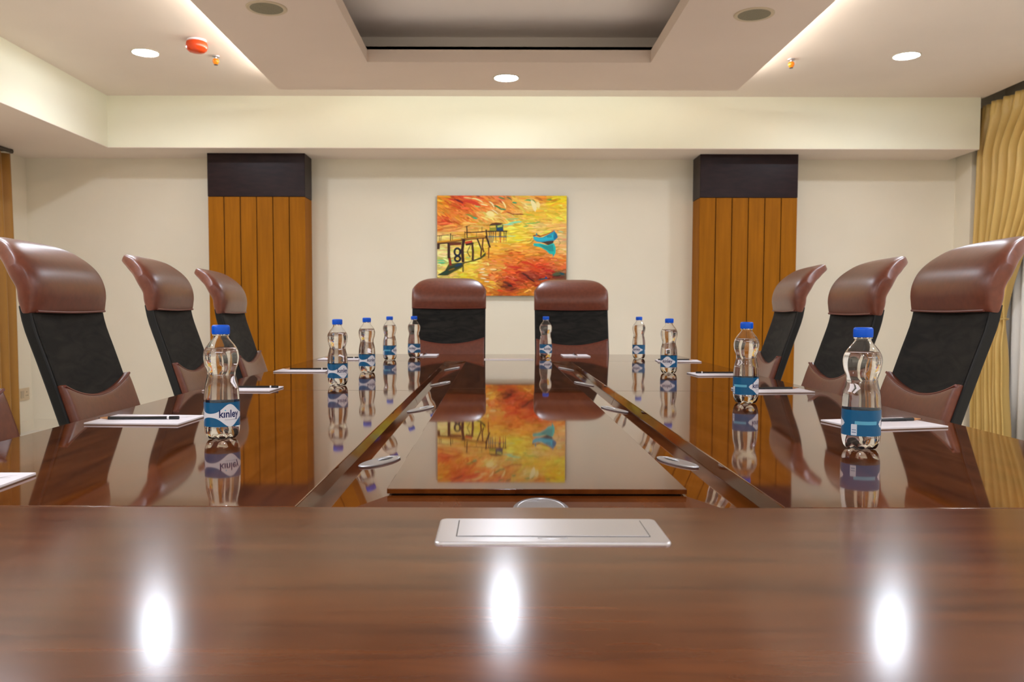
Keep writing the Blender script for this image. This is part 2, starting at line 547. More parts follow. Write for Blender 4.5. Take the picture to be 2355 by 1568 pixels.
# rod and ochre curtain at the left wall
t_ = thing('curtain_rod', 'dark bronze curtain rod under the left beam', 'curtain rod', (-3.78, 6.50, ZS - 0.022))
b = MB(); b.tube([(0, 0.0, 0), (0, -3.2, 0)], 0.014, 12)
b.build('pole', M['rod'], t_, smooth=True)
b = MB(); b.lathe([(0, -0.018), (0.014, -0.014), (0.018, 0), (0.014, 0.014), (0, 0.018)], 16)
o = b.build('finial', M['rod'], t_, smooth=True); o.location = (0, 0.008, 0.002)
for y in (-0.04, -3.1):
    b = MB(); b.box(-0.1, 0.0, y - 0.008, y + 0.008, -0.006, 0.006)
    b.build('bracket', M['rod'], t_)
def ochre(u, v):
    z = 2.20 + (0.02 - 2.20) * v
    yf = 6.47 + 0.02 * v
    y = yf - u * (1.1 - 0.1 * v)
    x = -3.775 + (0.024 + 0.01 * v) * math.sin(2 * PI * 9 * u + 0.5 * math.sin(4 * v))
    return (x, y, z)
oc = cloth(ochre, 110, 16, M['brown_drape'], 'curtain')
tag(oc, 'ochre brown curtain hanging from the rod on the left wall', 'curtain')

# wall socket
t_ = thing('wall_socket', 'faint cream socket plate low on the left wall near the back corner', 'socket', (XL, 6.755, 0.31))
b = MB(); b.box(0, 0.009, -0.075, 0.075, -0.05, 0.05)
b.build('plate', M['socket'], t_, bevel=0.003)
b = MB(); b.box(0.009, 0.013, -0.055, -0.01, -0.03, 0.03)
b.build('rocker', M['socket_slot'], t_, bevel=0.001)
b = MB()
for (y, z) in ((0.035, 0.016), (0.024, -0.012), (0.046, -0.012)):
    b.box(0.0088, 0.0098, y - 0.004, y + 0.004, z - 0.004, z + 0.004)
b.build('pin_holes', M['hole'], t_)['kind'] = 'stuff'

# ------------------------------------------------------------------ painting
def make_painting():
    random.seed(7)
    W, H = 1.064, 0.820
    b = MB()
    b.box(-W / 2, W / 2, 0.0, 0.036, -H / 2, H / 2, 0)
    cols = [(0.012, 0.010, 0.010, 1)] * 6
    def P(x, y):   # coordinates read off the canvas, to metres
        return ((x - 157) / 1711 * W - W / 2, H / 2 - (y - 118) / 1322 * H)
    layer = [0]
    def poly(pts, col):
        layer[0] += 1
        yy = -0.0004 - layer[0] * 1.2e-6
        q = []
        for (x, y) in pts:
            X, Z = P(min(max(x, 158), 1867), min(max(y, 119), 1439))
            q.append((X, yy, Z))
        b.add(q, [tuple(range(len(q)))], 1)
        cols.append(col)
    def stroke(x, y, L, wd, ang, col, bend=0.0):
        ca, sa = math.cos(ang), math.sin(ang)
        top, bot = [], []
        n_ = 5
        for i in range(n_ + 1):
            f = i / n_ * 2 - 1
            h = wd * (1 - f * f) ** 0.6 * 0.5
            px, py = f * L / 2, bend * L * (f * f - 0.5)
            top.append((x + px * ca - (py - h) * sa, y + px * sa + (py - h) * ca))
            bot.append((x + px * ca - (py + h) * sa, y + px * sa + (py + h) * ca))
        poly(top + bot[::-1][1:-1], col)
    pal = [  # x, y, colour of the ground there
        (200, 180, (240, 150, 30)), (500, 180, (226, 74, 22)), (760, 170, (240, 130, 40)), (1000, 170, (226, 120, 40)), (1250, 170, (240, 180, 60)), (1500, 150, (240, 150, 40)), (1800, 160, (246, 214, 30)),
        (220, 320, (240, 150, 40)), (520, 280, (228, 100, 24)), (800, 300, (236, 130, 40)), (1100, 260, (240, 160, 60)), (1400, 230, (246, 224, 130)), (1700, 250, (244, 200, 40)),
        (250, 460, (226, 90, 34)), (550, 430, (236, 140, 40)), (850, 360, (246, 214, 110)), (1150, 420, (238, 190, 80)), (1450, 380, (244, 196, 50)), (1800, 400, (246, 216, 70)),
        (260, 560, (240, 150, 70)), (600, 530, (240, 170, 80)), (1200, 540, (250, 226, 70)), (1500, 520, (246, 206, 110)), (1800, 520, (246, 190, 100)),
        (250, 660, (248, 222, 130)), (650, 600, (246, 190, 80)), (1200, 680, (250, 224, 60)), (1600, 650, (246, 214, 80)), (1820, 700, (240, 190, 130)),
        (250, 860, (250, 232, 150)), (560, 800, (250, 226, 110)), (700, 860, (250, 222, 80)), (950, 800, (244, 180, 60)), (1250, 780, (244, 176, 60)), (1500, 860, (242, 160, 60)), (1820, 820, (244, 190, 110)),
        (240, 1000, (200, 214, 120)), (560, 950, (248, 220, 90)), (900, 940, (240, 150, 50)), (1200, 920, (236, 130, 40)), (1550, 960, (232, 110, 36)), (1800, 960, (240, 140, 60)),
        (250, 1080, (246, 214, 110)), (600, 1080, (246, 206, 70)), (900, 1060, (242, 160, 70)), (1200, 1080, (228, 90, 30)), (1500, 1040, (220, 70, 24)), (1800, 1060, (226, 110, 50)),
        (540, 1200, (244, 220, 60)), (900, 1200, (234, 120, 40)), (1150, 1250, (196, 60, 20)), (1400, 1180, (150, 50, 16)), (1600, 1130, (196, 56, 24)), (1800, 1160, (104, 74, 54)),
        (880, 1300, (242, 170, 60)), (1120, 1320, (150, 60, 20)), (1350, 1280, (214, 90, 30)), (900, 1400, (206, 120, 20)), (1150, 1410, (214, 100, 20)), (1380, 1400, (220, 140, 40)), (1700, 1350, (120, 60, 30)), (300, 1350, (60, 70, 30)),
    ]
    def ground(x, y):
        sw = 0; r = g = bl = 0
        for (px, py, c_) in pal:
            w_ = 1 / (((x - px) ** 2 + (1.5 * (y - py)) ** 2) ** 1.6 + 2000)
            sw += w_; r += c_[0] * w_; g += c_[1] * w_; bl += c_[2] * w_
        return r / sw, g / sw, bl / sw
    def jit(c_, a):
        d = random.gauss(0, a)
        return rgb(*[min(255, max(4, k_ + d + random.gauss(0, a * 0.5))) for k_ in c_])
    # ground coat
    st = 24
    for i in range(157, 1868, 90):
        for j in range(118, 1440, 60):
            c_ = jit(ground(i + 45, j + 30), 5)
            poly([(i, j), (i + 91, j), (i + 91, j + 61), (i, j + 61)], c_)
    for q in range(2300):
        x, y = random.uniform(157, 1868), random.uniform(118, 1440)
        if y < 480 and x < 1300:
            ang = R(random.gauss(24, 14)); L = random.uniform(60, 190)
        elif y < 480:
            ang = R(random.gauss(5, 12)); L = random.uniform(60, 190)
        elif y > 950:
            ang = R(random.gauss(4, 14)); L = random.uniform(50, 150)
        else:
            ang = R(random.gauss(0, 5)); L = random.uniform(70, 220)
        c_ = jit(ground(x, y), 19)
        stroke(x, y, L, random.uniform(10, 30), ang, c_, random.gauss(0, 0.05))
    A = lambda *a_: [stroke(x, y, L, wd, R(an), rgb(*c_), bd) for (x, y, L, wd, an, c_, bd) in a_]
    A((430, 190, 150, 22, 20, (120, 20, 20), .1), (480, 200, 60, 14, 40, (150, 30, 16), 0), (360, 175, 120, 18, 10, (214, 50, 16), 0), (620, 215, 260, 44, 15, (220, 60, 18), .08),
      (690, 180, 190, 20, 20, (250, 226, 150), .1), (560, 150, 120, 12, 6, (250, 220, 140), 0), (780, 240, 110, 16, 12, (250, 230, 160), 0),
      (880, 235, 120, 18, 50, (250, 232, 170), .15), (1040, 235, 120, 20, 60, (250, 226, 150), .1), (960, 275, 130, 22, 30, (60, 130, 60), .1), (1030, 298, 80, 18, 8, (40, 140, 90), 0),
      (1120, 350, 130, 14, 20, (160, 60, 20), .05), (1220, 362, 200, 12, 3, (140, 60, 20), 0), (920, 330, 130, 12, 35, (250, 236, 180), .05), (1010, 150, 90, 14, 15, (60, 150, 80), 0),
      (1110, 160, 100, 12, 30, (40, 110, 60), .1), (1180, 212, 70, 20, 10, (50, 160, 100), 0), (1380, 185, 150, 16, 8, (60, 170, 90), .1), (1440, 200, 90, 12, 60, (110, 150, 50), .1),
      (1640, 170, 80, 14, -10, (100, 170, 60), 0), (1500, 160, 130, 14, 25, (200, 110, 30), .1), (1430, 250, 170, 60, 70, (248, 234, 170), .1), (1490, 240, 90, 50, 80, (250, 230, 150), 0),
      (860, 360, 120, 70, 10, (250, 230, 150), .05), (900, 405, 260, 14, 5, (250, 226, 130), .03), (600, 390, 160, 20, 25, (130, 150, 60), .1), (660, 415, 70, 24, 10, (60, 176, 120), 0),
      (690, 262, 90, 18, 4, (190, 190, 90), 0), (1150, 425, 200, 14, -4, (150, 200, 120), 0), (1180, 475, 220, 26, -10, (140, 224, 170), .05), (1100, 500, 160, 14, 0, (150, 226, 190), 0),
      (1400, 480, 180, 14, -5, (120, 190, 90), 0), (1330, 520, 80, 10, -10, (110, 200, 110), 0), (1480, 470, 90, 10, -12, (100, 180, 70), 0), (1380, 370, 140, 14, 4, (190, 190, 60), 0),
      (1790, 590, 80, 14, 10, (190, 220, 170), 0), (1140, 650, 130, 10, 2, (170, 224, 160), 0), (1240, 705, 160, 8, 0, (190, 220, 120), 0),
      (210, 975, 110, 18, 6, (110, 210, 140), 0), (215, 1003, 120, 20, 0, (80, 200, 140), 0), (350, 975, 60, 12, 0, (130, 210, 140), 0), (560, 935, 70, 14, 8, (150, 200, 110), 0),
      (760, 1085, 70, 16, -8, (250, 236, 190), 0), (750, 1130, 80, 16, -4, (250, 230, 170), 0), (900, 1090, 100, 26, 0, (248, 214, 140), 0), (830, 1020, 50, 30, 60, (250, 224, 120), 0),
      (790, 1165, 100, 18, 6, (250, 220, 160), 0), (770, 1210, 90, 14, 10, (250, 230, 180), 0), (820, 1250, 90, 16, 4, (250, 236, 200), 0), (890, 1200, 80, 60, 10, (240, 150, 80), 0),
      (880, 1255, 90, 22, 0, (248, 200, 60), 0), (1060, 1110, 200, 16, 25, (236, 80, 20), .05), (1180, 1060, 200, 20, 5, (216, 50, 30), 0), (1350, 1010, 220, 30, 15, (214, 60, 20), .05),
      (1450, 1100, 200, 26, 20, (216, 74, 20), .05), (1330, 1170, 160, 26, 35, (96, 26, 14), .08), (1400, 1225, 130, 20, 30, (80, 22, 10), .05), (1330, 1210, 90, 18, 30, (160, 50, 14), 0),
      (1640, 1110, 180, 24, 4, (200, 40, 30), .05), (1560, 1215, 150, 18, -10, (40, 70, 80), 0), (1760, 1150, 180, 36, -8, (80, 90, 60), 0), (1810, 1145, 70, 30, 20, (24, 80, 90), 0),
      (1760, 1195, 180, 18, -4, (120, 40, 30), 0), (1600, 1200, 40, 26, 60, (30, 70, 130), 0), (1640, 1160, 130, 14, 10, (130, 40, 20), 0), (1150, 1250, 130, 34, 25, (214, 80, 30), 0),
      (1130, 1305, 90, 30, 10, (70, 24, 10), 0), (1050, 1320, 130, 22, 5, (120, 50, 16), 0), (1200, 1300, 120, 22, -8, (190, 60, 20), 0), (1280, 1320, 180, 20, 5, (226, 90, 30), 0),
      (1000, 1230, 160, 26, -20, (180, 90, 30), .1), (1080, 1270, 120, 30, 20, (110, 40, 14), 0), (990, 1370, 90, 30, 10, (230, 80, 20), 0), (860, 1325, 120, 12, 20, (250, 226, 120), 0))
    dk = (52, 22, 12); br = (92, 40, 14)
    def line(pts, wd, c_, taper=1.0):
        for (x0, y0), (x1, y1) in zip(pts, pts[1:]):
            L = math.hypot(x1 - x0, y1 - y0); nx, ny = -(y1 - y0) / L * wd / 2, (x1 - x0) / L * wd / 2
            ex, ey = (x1 - x0) / L * wd * .25, (y1 - y0) / L * wd * .25
            poly([(x0 + nx - ex, y0 + ny - ey), (x1 + nx * taper + ex, y1 + ny * taper + ey), (x1 - nx * taper + ex, y1 - ny * taper + ey), (x0 - nx - ex, y0 - ny - ey)], rgb(*c_))
    # jetty shadow in the water
    poly([(157, 1170), (260, 1110), (310, 1020), (430, 1005), (500, 1000), (640, 965), (730, 930), (800, 860), (800, 905), (740, 950), (640, 985), (520, 1010), (480, 1070), (380, 1120), (300, 1170)], rgb(70, 74, 24))
    poly([(157, 1170), (240, 1120), (330, 1060), (420, 1020), (490, 1005), (490, 1050), (400, 1090), (330, 1120), (280, 1170)], rgb(38, 56, 36))
    A((440, 1030, 110, 36, -20, (20, 60, 90), 0), (260, 1140, 150, 30, -25, (30, 66, 44), 0), (350, 1090, 100, 20, -20, (130, 100, 20), 0), (600, 985, 120, 16, -10, (110, 100, 20), 0))
    line([(320, 935), (335, 1030)], 36, (140, 44, 24)); line([(500, 1000), (500, 1120)], 16, (90, 76, 30)); line([(840, 800), (838, 940)], 20, (150, 84, 20), .6)
    # deck and legs
    line([(157, 740), (310, 725), (480, 700)], 40, (150, 96, 24)); line([(157, 728), (310, 712), (480, 690)], 16, (236, 170, 40))
    line([(157, 755), (300, 745), (480, 735)], 14, dk)
    line([(480, 705), (620, 680), (800, 665)], 34, (130, 84, 24)); line([(500, 690), (640, 672), (790, 658)], 12, (230, 160, 40))
    line([(480, 690), (640, 668), (810, 650)], 6, dk)
    poly([(157, 760), (195, 755), (190, 825), (157, 825)], rgb(60, 28, 14))
    line([(312, 750), (312, 935)], 36, dk); line([(330, 760), (470, 750)], 34, (110, 50, 24))
    line([(510, 700), (490, 830), (500, 985)], 40, dk, .9); line([(535, 740), (615, 725)], 34, (200, 66, 30)); line([(540, 765), (635, 745)], 24, dk)
    line([(620, 740), (632, 860), (628, 965)], 28, (66, 34, 16)); line([(598, 770), (555, 860), (595, 930)], 9, dk); line([(690, 690), (745, 830)], 18, dk)
    line([(765, 680), (755, 790), (775, 860)], 18, br); line([(745, 820), (735, 920)], 20, br); line([(805, 650), (855, 795)], 24, dk); line([(805, 570), (815, 660)], 18, dk)
    # railings and lamp posts
    line([(157, 648), (310, 636)], 6, br); line([(335, 620), (335, 710)], 12, dk); line([(190, 650), (186, 720)], 5, br); line([(212, 650), (205, 720)], 5, br); line([(360, 645), (362, 705)], 8, br); line([(330, 642), (410, 640)], 4, br)
    line([(550, 520), (555, 670)], 12, dk); line([(525, 530), (590, 512)], 5, dk); line([(522, 590), (522, 690)], 6, dk); line([(680, 600), (676, 670)], 5, dk); line([(750, 530), (750, 600)], 5, br); line([(700, 560), (700, 600)], 5, (190, 90, 40))
    line([(530, 605), (700, 600), (820, 585), (1080, 585)], 11, dk)
    # tyre
    for (cx, cy, rx, ry) in ((425, 860, 38, 48), (428, 950, 36, 34)):
        for i in range(14):
            a0, a1 = 2 * PI * i / 14, 2 * PI * (i + 1) / 14
            line([(cx + rx * math.cos(a0), cy + ry * math.sin(a0)), (cx + rx * math.cos(a1), cy + ry * math.sin(a1))], 26, (20, 26, 44))
    # hut on piles
    poly([(850, 510), (940, 505), (945, 580), (850, 580)], rgb(150, 150, 40)); poly([(940, 505), (1030, 500), (1030, 580), (945, 580)], rgb(40, 90, 70))
    poly([(835, 512), (880, 482), (935, 472), (1030, 482), (1000, 500), (930, 506)], rgb(96, 50, 20)); line([(850, 510), (935, 498), (1025, 485)], 7, dk)
    line([(862, 530), (925, 525)], 20, (240, 200, 80)); line([(960, 525), (1012, 515)], 22, (190, 200, 90)); line([(950, 560), (1025, 565)], 28, (16, 60, 110)); line([(935, 505), (942, 580)], 6, (60, 50, 20))
    line([(820, 592), (1085, 588)], 8, dk)
    for x in (845, 870, 900, 930, 985, 1000, 1040, 1070):
        line([(x, 590), (x + random.uniform(-6, 6), 660)], 10, (60, 50, 40)); line([(x, 660), (x + random.uniform(-10, 10), 735)], 10, random.choice([(40, 110, 130), (150, 90, 40), (30, 90, 120), (200, 80, 30)]), .5)
    line([(830, 655), (1075, 660)], 8, (60, 120, 140))
    # boat
    poly([(1425, 650), (1500, 668), (1550, 665), (1640, 620), (1702, 578), (1740, 622), (1752, 665), (1700, 710), (1610, 718), (1530, 730), (1470, 722), (1432, 692)], rgb(30, 160, 190))
    poly([(1425, 655), (1500, 680), (1580, 672), (1690, 625), (1690, 690), (1600, 706), (1500, 712), (1445, 695)], rgb(40, 186, 210))
    poly([(1702, 578), (1740, 622), (1752, 665), (1705, 708), (1695, 640)], rgb(20, 116, 160))
    poly([(1530, 730), (1610, 716), (1700, 708), (1690, 740), (1640, 775), (1590, 750)], rgb(74, 54, 44))
    line([(1430, 652), (1470, 640), (1510, 655), (1560, 640), (1640, 612), (1700, 580)], 10, (190, 60, 30)); line([(1425, 645), (1480, 630), (1530, 655)], 8, (70, 40, 20)); line([(1470, 612), (1470, 640)], 14, (40, 150, 170))
    for x in (1615, 1632, 1648, 1664):
        line([(x, 640), (x + 3, 668)], 7, (20, 70, 80))
    line([(1704, 570), (1704, 640)], 9, (20, 150, 180))
    poly([(1435, 745), (1520, 745), (1620, 770), (1700, 740), (1725, 800), (1725, 870), (1695, 920), (1685, 890), (1640, 880), (1600, 840), (1530, 800), (1430, 775)], rgb(30, 190, 180))
    poly([(1500, 760), (1620, 780), (1690, 760), (1700, 850), (1640, 850), (1560, 800)], rgb(30, 150, 150)); line([(1690, 890), (1690, 935)], 10, (20, 140, 150), .3)
    line([(1415, 670), (1380, 715), (1345, 725)], 3, dk); line([(1440, 705), (1385, 745)], 3, dk); line([(1755, 690), (1785, 735), (1765, 770)], 3, dk)
    o = b.build('painting', [mat('canvas_edge', (0.012, 0.010, 0.010, 1), 0.6), M['oil']], None, fix=False)
    at = o.data.attributes.new('pigment', 'FLOAT_COLOR', 'FACE')
    for i, c_ in enumerate(cols):
        at.data[i].color = c_
    o.location = (0.0375, YW - 0.037, 1.5345)
    return tag(o, 'unframed orange oil painting of a jetty and a turquoise boat on the back wall', 'painting')
make_painting()

# ------------------------------------------------------------------ conference table
ZT0 = 0.75
TXL, TXR = -0.945, 1.03
RX0, RX1 = -0.257, 0.368
table = thing('conference_table', 'long dark walnut conference table with a sunken cable tray in its middle', 'table', (0.045, 2.6, 0))
OFF = Vector((0.045, 2.6, 0))
def tb(fn, name, m, bevel=0.0015, parent=None, **kw):
    b = MB(); fn(b)
    par = parent or table
    b.v = [(x - OFF.x, y - OFF.y, z - OFF.z) for (x, y, z) in b.v]
    return b.build(name, m, par, bevel=bevel, **kw)
def rounded_plate(b, x0, x1, y0, y1, z0, z1, r, corners):
    pts = []
    for (cx, cy, sx, sy, a0, key) in ((x0, y0, 1, 1, 180, 'a'), (x1, y0, -1, 1, 270, 'b'), (x1, y1, -1, -1, 0, 'c'), (x0, y1, 1, -1, 90, 'd')):
        if key in corners:
            for i in range(9):
                a = R(a0 + 90 * i / 8)
                pts.append((cx + sx * r + r * math.cos(a), cy + sy * r + r * math.sin(a)))
        else:
            pts.append((cx, cy))
    n_ = len(pts)
    v = [(x, y, z0) for x, y in pts] + [(x, y, z1) for x, y in pts]
    b.add(v, [tuple(range(n_ - 1, -1, -1)), tuple(range(n_, 2 * n_))] + [(i, (i + 1) % n_, n_ + (i + 1) % n_, n_ + i) for i in range(n_)])
tb(lambda b: rounded_plate(b, TXL, TXR, 0.386, 1.0555, ZT0 - 0.045, ZT0, 0.05, 'ab'), 'end_top', M['wood_end'])
tb(lambda b: rounded_plate(b, TXL, TXR, 4.1325, 4.80, ZT0 - 0.045, ZT0, 0.05, 'cd'), 'end_top', M['wood_side'])
for (x0, x1) in ((TXL, RX0), (RX1, TXR)):
    for (y0, y1) in ((1.0575, 2.599), (2.601, 4.1305)):
        tb(lambda b: b.box(x0, x1, y0, y1, ZT0 - 0.045, ZT0), 'side_top', M['wood_side'])
# sunken border that slopes up to the centre panel
ZO, ZI = 0.7265, 0.7475
BX0, BX1, BY0, BY1 = RX0, RX1, 1.03, 4.14
IX0, IX1, IY0, IY1 = -0.150, 0.260, 1.13, 4.03
def border(b):
    o_ = [(BX0, BY0, ZO), (BX1, BY0, ZO), (BX1, BY1, ZO), (BX0, BY1, ZO)]
    i_ = [(IX0, IY0, ZI), (IX1, IY0, ZI), (IX1, IY1, ZI), (IX0, IY1, ZI)]
    lo = [(x, y, 0.70) for (x, y, z) in o_]
    v = o_ + i_ + lo
    b.add(v, [(0, 1, 5, 4), (1, 2, 6, 5), (2, 3, 7, 6), (3, 0, 4, 7), (4, 5, 6, 7), (8, 11, 10, 9), (0, 8, 9, 1), (1, 9, 10, 2), (2, 10, 11, 3), (3, 11, 8, 0)])
tb(border, 'tray_border', M['wood_border'], bevel=0)
tb(lambda b: b.box(IX0 + 0.006, IX1 - 0.006, IY0 + 0.012, IY1 - 0.012, ZI - 0.002, ZI + 0.003), 'panel_spacer', M['black'], bevel=0)
for (y0, y1) in ((IY0, 2.5995), (2.6005, IY1)):
    tb(lambda b: b.box(IX0, IX1, y0, y1, ZI + 0.003, ZI + 0.010), 'center_panel', M['wood_panel'], bevel=0.0008)
# legs / modesty panels under the top
for (y0, y1) in ((0.75, 0.79), (4.20, 4.24)):
    tb(lambda b: b.box(-0.62, 0.70, y0, y1, 0.0, ZT0 - 0.045), 'support_panel', M['wood_border'], bevel=0.002)
tb(lambda b: b.box(-0.25, 0.36, 0.79, 4.20, 0.08, 0.699), 'cable_spine', M['wood_border'], bevel=0.002)

# cable grommets lying on the sloped border
slope = math.atan2(ZI - ZO, 0.107)
def make_grommet():
    b = MB()
    b.lathe([(0.0365, 0.0), (0.0370, 0.002), (0.0350, 0.0030), (0.0315, 0.0033), (0.0310, 0.0028)], 40)
    g = b.build('cable_grommet', M['steel'], table, smooth=True, auto=50)
    # lid disc with a finger hole pushed towards one side
    b = MB()
    n_ = 40; hr = 0.0130; hx = 0.0125
    v = []
    for i in range(n_):
        a = 2 * PI * i / n_
        v.append((0.0310 * math.cos(a), 0.0310 * math.sin(a), 0.0028))
    for i in range(n_):
        a = 2 * PI * i / n_
        v.append((hx + hr * math.cos(a), hr * 1.25 * math.sin(a), 0.0031))
    for i in range(n_):
        a = 2 * PI * i / n_
        v.append((hx + hr * 0.95 * math.cos(a), hr * 1.2 * math.sin(a), 0.0008))
    f = []
    for i in range(n_):
        j = (i + 1) % n_
        f += [(i, j, n_ + j, n_ + i), (n_ + i, n_ + j, 2 * n_ + j, 2 * n_ + i)]
    b.add(v, f)
    b.build('lid', M['steel'], g, smooth=True, auto=50)
    b = MB(); b.lathe([(0, 0.0012), (0.0125, 0.0012)], 24)
    h = b.build('cable_hole', M['hole'], g, fix=False); h.location = (hx, 0, 0); h.scale = (1, 1.2, 1)
    return g
def place_grommet(g, x, y, side):
    f = 0.5
    z = (ZO + ZI) / 2 + 0.0004
    if side == 'front':
        e = Matrix.Rotation(slope, 4, 'X') @ Matrix.Rotation(R(-80), 4, 'Z')
    elif side == 'left':
        e = Matrix.Rotation(-slope, 4, 'Y') @ Matrix.Rotation(R(40), 4, 'Z')
    else:
        e = Matrix.Rotation(slope, 4, 'Y') @ Matrix.Rotation(R(140), 4, 'Z')
    g.matrix_local = Matrix.Translation((x - OFF.x, y - OFF.y, z)) @ e
g0 = make_grommet()
def copy_grommet():
    g = g0.copy(); C.objects.link(g); g.parent = table
    for ch in g0.children:
        c = ch.copy(); C.objects.link(c); c.parent = g
    return g
place_grommet(g0, 0.0585, 1.091, 'front')
for y in (1.435, 2.205, 2.98, 3.75):
    place_grommet(copy_grommet(), -0.2035, y, 'left')
    place_grommet(copy_grommet(), 0.314, y, 'right')

# flip-up power boxes, one at each end
def power_box(y0, y1, near):
    x0, x1 = -0.067, 0.1885
    b = MB()
    rounded_plate(b, x0, x1, y0, y1, ZT0 - 0.03, ZT0 + 0.0030, 0.009, 'abcd')
    b.v = [(x - OFF.x, y - OFF.y, z) for (x, y, z) in b.v]
    fr = b.build('power_box', M['alu'], table, bevel=0.0028, seg=3)
    q0, q1 = (y0 + 0.024, y1 - 0.012) if near else (y0 + 0.012, y1 - 0.024)
    b = MB(); rounded_plate(b, x0 + 0.0225, x1 - 0.0195, q0 - 0.0008, q1 + 0.0008, ZT0 + 0.0026, ZT0 + 0.0032, 0.001, '')
    b.v = [(x - OFF.x, y - OFF.y, z) for (x, y, z) in b.v]
    b.build('gap', M['hole'], fr)
    b = MB(); rounded_plate(b, x0 + 0.0235, x1 - 0.0205, q0, q1, ZT0 + 0.0028, ZT0 + 0.0040, 0.001, '')
    b.v = [(x - OFF.x, y - OFF.y, z) for (x, y, z) in b.v]
    b.build('flip_lid', M['alu'], fr, bevel=0.0004, seg=1)
    # small oval mark by the lid
    b = MB(); cx, cy = (x0 + x1) / 2, (q0 - 0.007 if near else q1 + 0.007)
    pts = [(cx - OFF.x + 0.016 * math.cos(2 * PI * i / 28), cy - OFF.y + 0.0035 * math.sin(2 * PI * i / 28), ZT0 + 0.0031) for i in range(29)]
    b.tube(pts, 0.0003, 5, caps=False)
    b.build('oval_mark', M['steel'], fr)
power_box(0.8845, 0.9885, True)
power_box(4.225, 4.33, False)

# ------------------------------------------------------------------ chairs
def spl(pts, t):
    """Catmull-Rom through pts, t in 0..1"""
    n_ = len(pts) - 1
    f = min(max(t, 0), 0.99999) * n_
    i = int(f); u = f - i
    p0, p1, p2, p3 = (pts[max(i - 1, 0)], pts[i], pts[i + 1], pts[min(i + 2, n_)])
    return [0.5 * (2 * b_ + (c_ - a_) * u + (2 * a_ - 5 * b_ + 4 * c_ - d_) * u * u + (3 * b_ - a_ - 3 * c_ + d_) * u ** 3) for a_, b_, c_, d_ in zip(p0, p1, p2, p3)]

def pillow(curve, hw, thick, t0, t1, nq=22, nv=30, pq=7, pv=7, hollow=0.0, front_only=1.0):
    """curve: (s, z) spine; hw: half width fn(t); thick: half thickness fn(t); t0, t1: fn(v) range of t"""
    verts, faces, grid = [], [], {}
    for side in (1, -1):
        for j in range(nv + 1):
            v = -math.cos(PI * j / nv)
            fv = max(0, 1 - abs(v) ** pv) ** (1 / pv)
            for i in range(nq + 1):
                q = (1 - math.cos(PI * i / nq)) / 2
                fq = max(0, 1 - abs(2 * q - 1) ** pq) ** (1 / pq)
                t = t0(v) + (t1(v) - t0(v)) * q
                s_, z = spl(curve, t)
                a = spl(curve, t - 0.01); c_ = spl(curve, t + 0.01)
                tx, tz = c_[0] - a[0], c_[1] - a[1]
                L = math.hypot(tx, tz) or 1
                nx, nz = -tz / L, tx / L            # towards the sitter
                h = thick(t) * fq * fv
                if side == -1: h = -h * front_only
                hs = hollow * (1 - v * v)
                verts.append((v * hw(t), -0.20 - (s_ + hs) - nx * h * 1.0, z + nz * h))
                grid[(side, j, i)] = len(verts) - 1
    for side in (1, -1):
        for j in range(nv):
            for i in range(nq):
                f = (grid[(side, j, i)], grid[(side, j + 1, i)], grid[(side, j + 1, i + 1)], grid[(side, j, i + 1)])
                faces.append(f if side == 1 else f[::-1])
    return verts, faces

SPINE_LOW = [(-0.055, 0.46), (-0.035, 0.58), (-0.012, 0.68), (0.018, 0.78), (0.050, 0.88), (0.078, 0.965), (0.088, 1.018)]
SPINE_TOP = [(0.086, 0.999), (0.088, 1.030), (0.090, 1.062), (0.104, 1.094), (0.130, 1.128), (0.166, 1.155), (0.209, 1.176)]
def lowfront(z):   # s of the spine at height z
    for (s0, z0), (s1, z1) in zip(SPINE_LOW, SPINE_LOW[1:]):
        if z <= z1: return s0 + (s1 - s0) * (z - z0) / (z1 - z0)
    return SPINE_LOW[-1][0]

